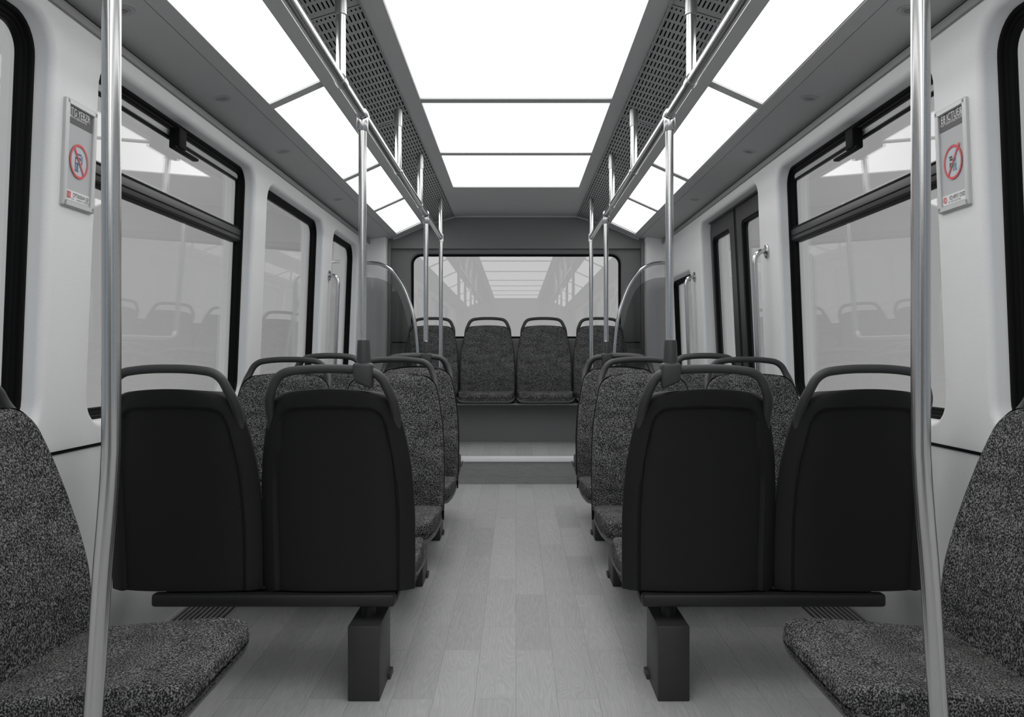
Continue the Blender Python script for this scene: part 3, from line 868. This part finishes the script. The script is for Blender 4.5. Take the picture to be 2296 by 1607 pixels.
# ------------------------------------------------------------------ wall signs
def glyphs(text, size, m, parent, G, d, z, w, flip, nm, sx=1.0):
    cu = bpy.data.curves.new('t', 'FONT'); cu.body = text; cu.size = size; cu.extrude = 0
    ob = bpy.data.objects.new('t', cu); COL.objects.link(ob)
    dg = bpy.context.evaluated_depsgraph_get(); me0 = ob.evaluated_get(dg).to_mesh()
    vs = [v.co.copy() for v in me0.vertices]; fs = [tuple(p.vertices) for p in me0.polygons]
    ob.evaluated_get(dg).to_mesh_clear(); bpy.data.objects.remove(ob)
    verts = [G(d + (v.x * sx) * flip, z + v.y, w) for v in vs]
    return mesh_obj(nm, verts, fs, m, parent, recalc=False)
def sign(side, F, d0, d1, z0, z1, label, T):
    s = -1 if side == 'left' else 1
    root = empty('wall_sign', F(d0, z0, -.005)); iv = root.location.copy()
    G = lambda d, z, w=0: F(d, z, w) - iv
    dm = d0 if s < 0 else d1; flip = 1 if s < 0 else -1     # reading direction on the wall
    W = d1 - d0; H = z1 - z0
    def at(u): return dm + flip * u * W
    fr = .022
    path = rrect(d0, d1, z0, z1, .005, 3)
    bm = bmesh.new(); sweep(bm, path, [(0, .002), (0, -.009), (-.003, -.012), (-.015, -.012), (-.017, -.009), (-.017, -.001)], G)
    bm_obj('sign_frame', bm, M_frame, root, 30)
    def quad(nm, u0, u1, v0, v1, w, m):
        a, b = at(u0), at(u1)
        vs = [G(a, z0 + H * v0, w), G(b, z0 + H * v0, w), G(b, z0 + H * v1, w), G(a, z0 + H * v1, w)] + [G(a, z0 + H * v0, w + .0008), G(b, z0 + H * v0, w + .0008), G(b, z0 + H * v1, w + .0008), G(a, z0 + H * v1, w + .0008)]
        return mesh_obj(nm, vs, [(0, 1, 2, 3), (4, 7, 6, 5), (0, 4, 5, 1), (1, 5, 6, 2), (2, 6, 7, 3), (3, 7, 4, 0)], m, root)
    fu = .017 / W; fv = .017 / H
    quad('poster', fu, 1 - fu, fv, 1 - fv, -.003, M_poster)
    quad('poster_header', fu + .005, 1 - fu - .005, .785, 1 - fv - .003, -.0042, M_phead)
    quad('poster_footer', fu + .01, 1 - fu - .01, fv + .01, fv + .105, -.0042, M_pwhite)
    x0 = at(fu + .05)
    glyphs(T[0], .031, M_pwhite, root, G, at(fu + .06), z0 + H * .865, -.0056, flip, 'header_lettering', T[4])
    glyphs(T[1], .0105, M_pwhite, root, G, at(fu + .045), z0 + H * .835, -.0056, flip, 'header_lettering', T[5])
    glyphs(T[2], .0165, M_pink, root, G, at(fu + .24), z0 + H * (fv + .050), -.0056, flip, 'footer_lettering', T[6])
    glyphs(T[3], .0070, M_pink, root, G, at(fu + .20), z0 + H * (fv + .022), -.0056, flip, 'footer_lettering', 1.0)
    # prohibition ring
    cu, cz, ru, rz = at(.50), z0 + H * .455, .0515, .0515
    def ring(bm, R0, R1, w):
        a = [bm.verts.new(G(cu + R0 * math.cos(t), cz + R0 * math.sin(t), w)) for t in [2 * PI * k / 48 for k in range(48)]]
        if R1 is None: bm.faces.new(a); return
        b = [bm.verts.new(G(cu + R1 * math.cos(t), cz + R1 * math.sin(t), w)) for t in [2 * PI * k / 48 for k in range(48)]]
        for k in range(48): bm.faces.new((a[k], a[(k + 1) % 48], b[(k + 1) % 48], b[k]))
    bm = bmesh.new(); ring(bm, .045, None, -.0044); bm_obj('pictogram_field', bm, M_pin, root, 0)
    bm = bmesh.new(); ring(bm, .0495, .0425, -.0062)
    dd = flip * (1 if side == 'left' else -1) * 1
    # diagonal bar, upper-left to lower-right on the left sign; mirrored on the right
    for sx in (1,):
        e = .045 if side == 'left' else .060
        a = math.radians(-52 if side == 'left' else 232)
        c, sn = math.cos(a) * flip, math.sin(a)
        nx, nz = -sn * .0034, c * .0034
        p1 = (cu - c * e, cz - sn * e); p2 = (cu + c * .046, cz + sn * .046)
        bm.faces.new([bm.verts.new(G(p1[0] + nx, p1[1] + nz, -.0064)), bm.verts.new(G(p2[0] + nx, p2[1] + nz, -.0064)), bm.verts.new(G(p2[0] - nx, p2[1] - nz, -.0064)), bm.verts.new(G(p1[0] - nx, p1[1] - nz, -.0064))])
    bm_obj('prohibition_ring', bm, M_pred, root, 0)
    # pictogram: little blocky can/cup shapes
    def rect(bm, u0, u1, v0, v1, w=-.0052):
        a, b = cu + flip * u0, cu + flip * u1
        bm.faces.new([bm.verts.new(G(a, cz + v0, w)), bm.verts.new(G(b, cz + v0, w)), bm.verts.new(G(b, cz + v1, w)), bm.verts.new(G(a, cz + v1, w))])
    bm = bmesh.new()
    if side == 'left':
        for r in ((-.020, -.017, -.028, .010), (-.020, .000, -.030, -.027), (-.012, -.004, -.026, -.006), (-.020, -.002, -.008, -.005), (-.020, -.006, .006, .010)): rect(bm, *r)
    else:
        for r in ((-.020, -.004, .014, .019), (-.018, -.002, .006, .012), (-.019, -.008, -.014, .000)): rect(bm, *r)
    bm_obj('pictogram', bm, M_pblue if side == 'left' else M_pink, root, 0)
    bm = bmesh.new()
    if side == 'left':
        for r in ((-.010, .012, .018, .023), (.014, .018, -.004, .019), (.000, .016, -.007, -.003), (-.002, .010, .004, .013)): rect(bm, *r)
    else:
        for r in ((.003, .015, .000, .010), (-.006, .016, -.016, -.004), (-.002, .004, -.026, -.018), (.009, .017, -.026, -.018)): rect(bm, *r)
    bm_obj('pictogram', bm, M_pblue if side == 'left' else M_pteal, root, 0)
    # red logo in the footer
    bm = bmesh.new(); lx = at(fu + .115); lz = z0 + H * (fv + .060)
    if side == 'left':
        for r in ((-.010, .010, .006, .009), (-.010, -.006, -.009, .009), (.006, .010, -.009, .009), (-.010, .010, -.009, -.006), (-.003, .001, -.006, .006)):
            a, b = lx + flip * r[0], lx + flip * r[1]
            bm.faces.new([bm.verts.new(G(a, lz + r[2], -.0056)), bm.verts.new(G(b, lz + r[2], -.0056)), bm.verts.new(G(b, lz + r[3], -.0056)), bm.verts.new(G(a, lz + r[3], -.0056))])
    else:
        for c0, R in ((-.003, .009),):
            a = [bm.verts.new(G(lx + c0 * flip + R * math.cos(t), lz + R * math.sin(t), -.0056)) for t in [2 * PI * k / 24 for k in range(24)]]
            b = [bm.verts.new(G(lx + c0 * flip + .7 * R * math.cos(t), lz + .7 * R * math.sin(t), -.0056)) for t in [2 * PI * k / 24 for k in range(24)]]
            for k in range(24): bm.faces.new((a[k], a[(k + 1) % 24], b[(k + 1) % 24], b[k]))
    bm_obj('footer_logo', bm, M_pred, root, 0)
    if side == 'right': glyphs('R', .012, M_pred, root, G, lx - flip * .0075, lz - .004, -.0057, flip, 'footer_logo', 1.0)
    tag(root, label, 'sign', 'framed wall signs')
sign('left', FL, 2.298, 2.466, .424, .727, 'narrow framed notice with red prohibition ring on the left wall pillar', ('JTG YEBZR', 'IVREPI-VRS  INSERV/NGE UPTUR', 'CPTIIN5NA QE', 'I.CN       MAPSEM M.  RDSNTEN', .72, .62, .80))
sign('right', FR, 2.298, 2.466, .424, .727, 'narrow framed notice with red prohibition ring on the right wall pillar', ('E8 ICTUE&', 'MSUPTTQSARVE ENQPROSCNM', 'IO,4PI7/ DSD', 'RN   ENT UNRE TERN', .80, .80, .92))

# ------------------------------------------------------------------ world, camera
w = bpy.data.worlds.new('overcast'); bpy.context.scene.world = w; w.use_nodes = True
nt = w.node_tree; N = nt.nodes; L = nt.links; bg = N['Background']
tc = N.new('ShaderNodeTexCoord'); sp = N.new('ShaderNodeSeparateXYZ'); L.new(tc.outputs['Generated'], sp.inputs[0])
cr = N.new('ShaderNodeValToRGB'); e = cr.color_ramp.elements      # flat overcast, slightly bluer towards the front of the vehicle
mr = N.new('ShaderNodeMapRange'); mr.inputs[1].default_value = -1; mr.inputs[2].default_value = 1
L.new(sp.outputs[1], mr.inputs[0]); L.new(mr.outputs[0], cr.inputs[0])
e[0].position = .18; e[0].color = (.25, .32, .38, 1); e[1].position = .48; e[1].color = (.395, .395, .395, 1)
L.new(cr.outputs[0], bg.inputs[0]); bg.inputs[1].default_value = 1.0

cam = bpy.data.cameras.new('camera'); co = bpy.data.objects.new('camera', cam); COL.objects.link(co)
co.location = (0, 0, HC); co.rotation_euler = (PI / 2, 0, 0)
cam.sensor_width = 36; cam.lens = 1840 / 2296 * 36; cam.shift_x = -9 / 2296; cam.shift_y = -6.5 / 2296; cam.clip_start = .02
sc = bpy.context.scene; sc.camera = co
sc.view_settings.view_transform = 'Standard'; sc.view_settings.look = 'None'; sc.view_settings.gamma = 1
sc.view_settings.use_curve_mapping = False; sc.view_settings.exposure = 0
sc.cycles.max_bounces = 10; sc.cycles.diffuse_bounces = 6; sc.cycles.transparent_max_bounces = 24; sc.cycles.glossy_bounces = 6
sc.cycles.sample_clamp_indirect = 6
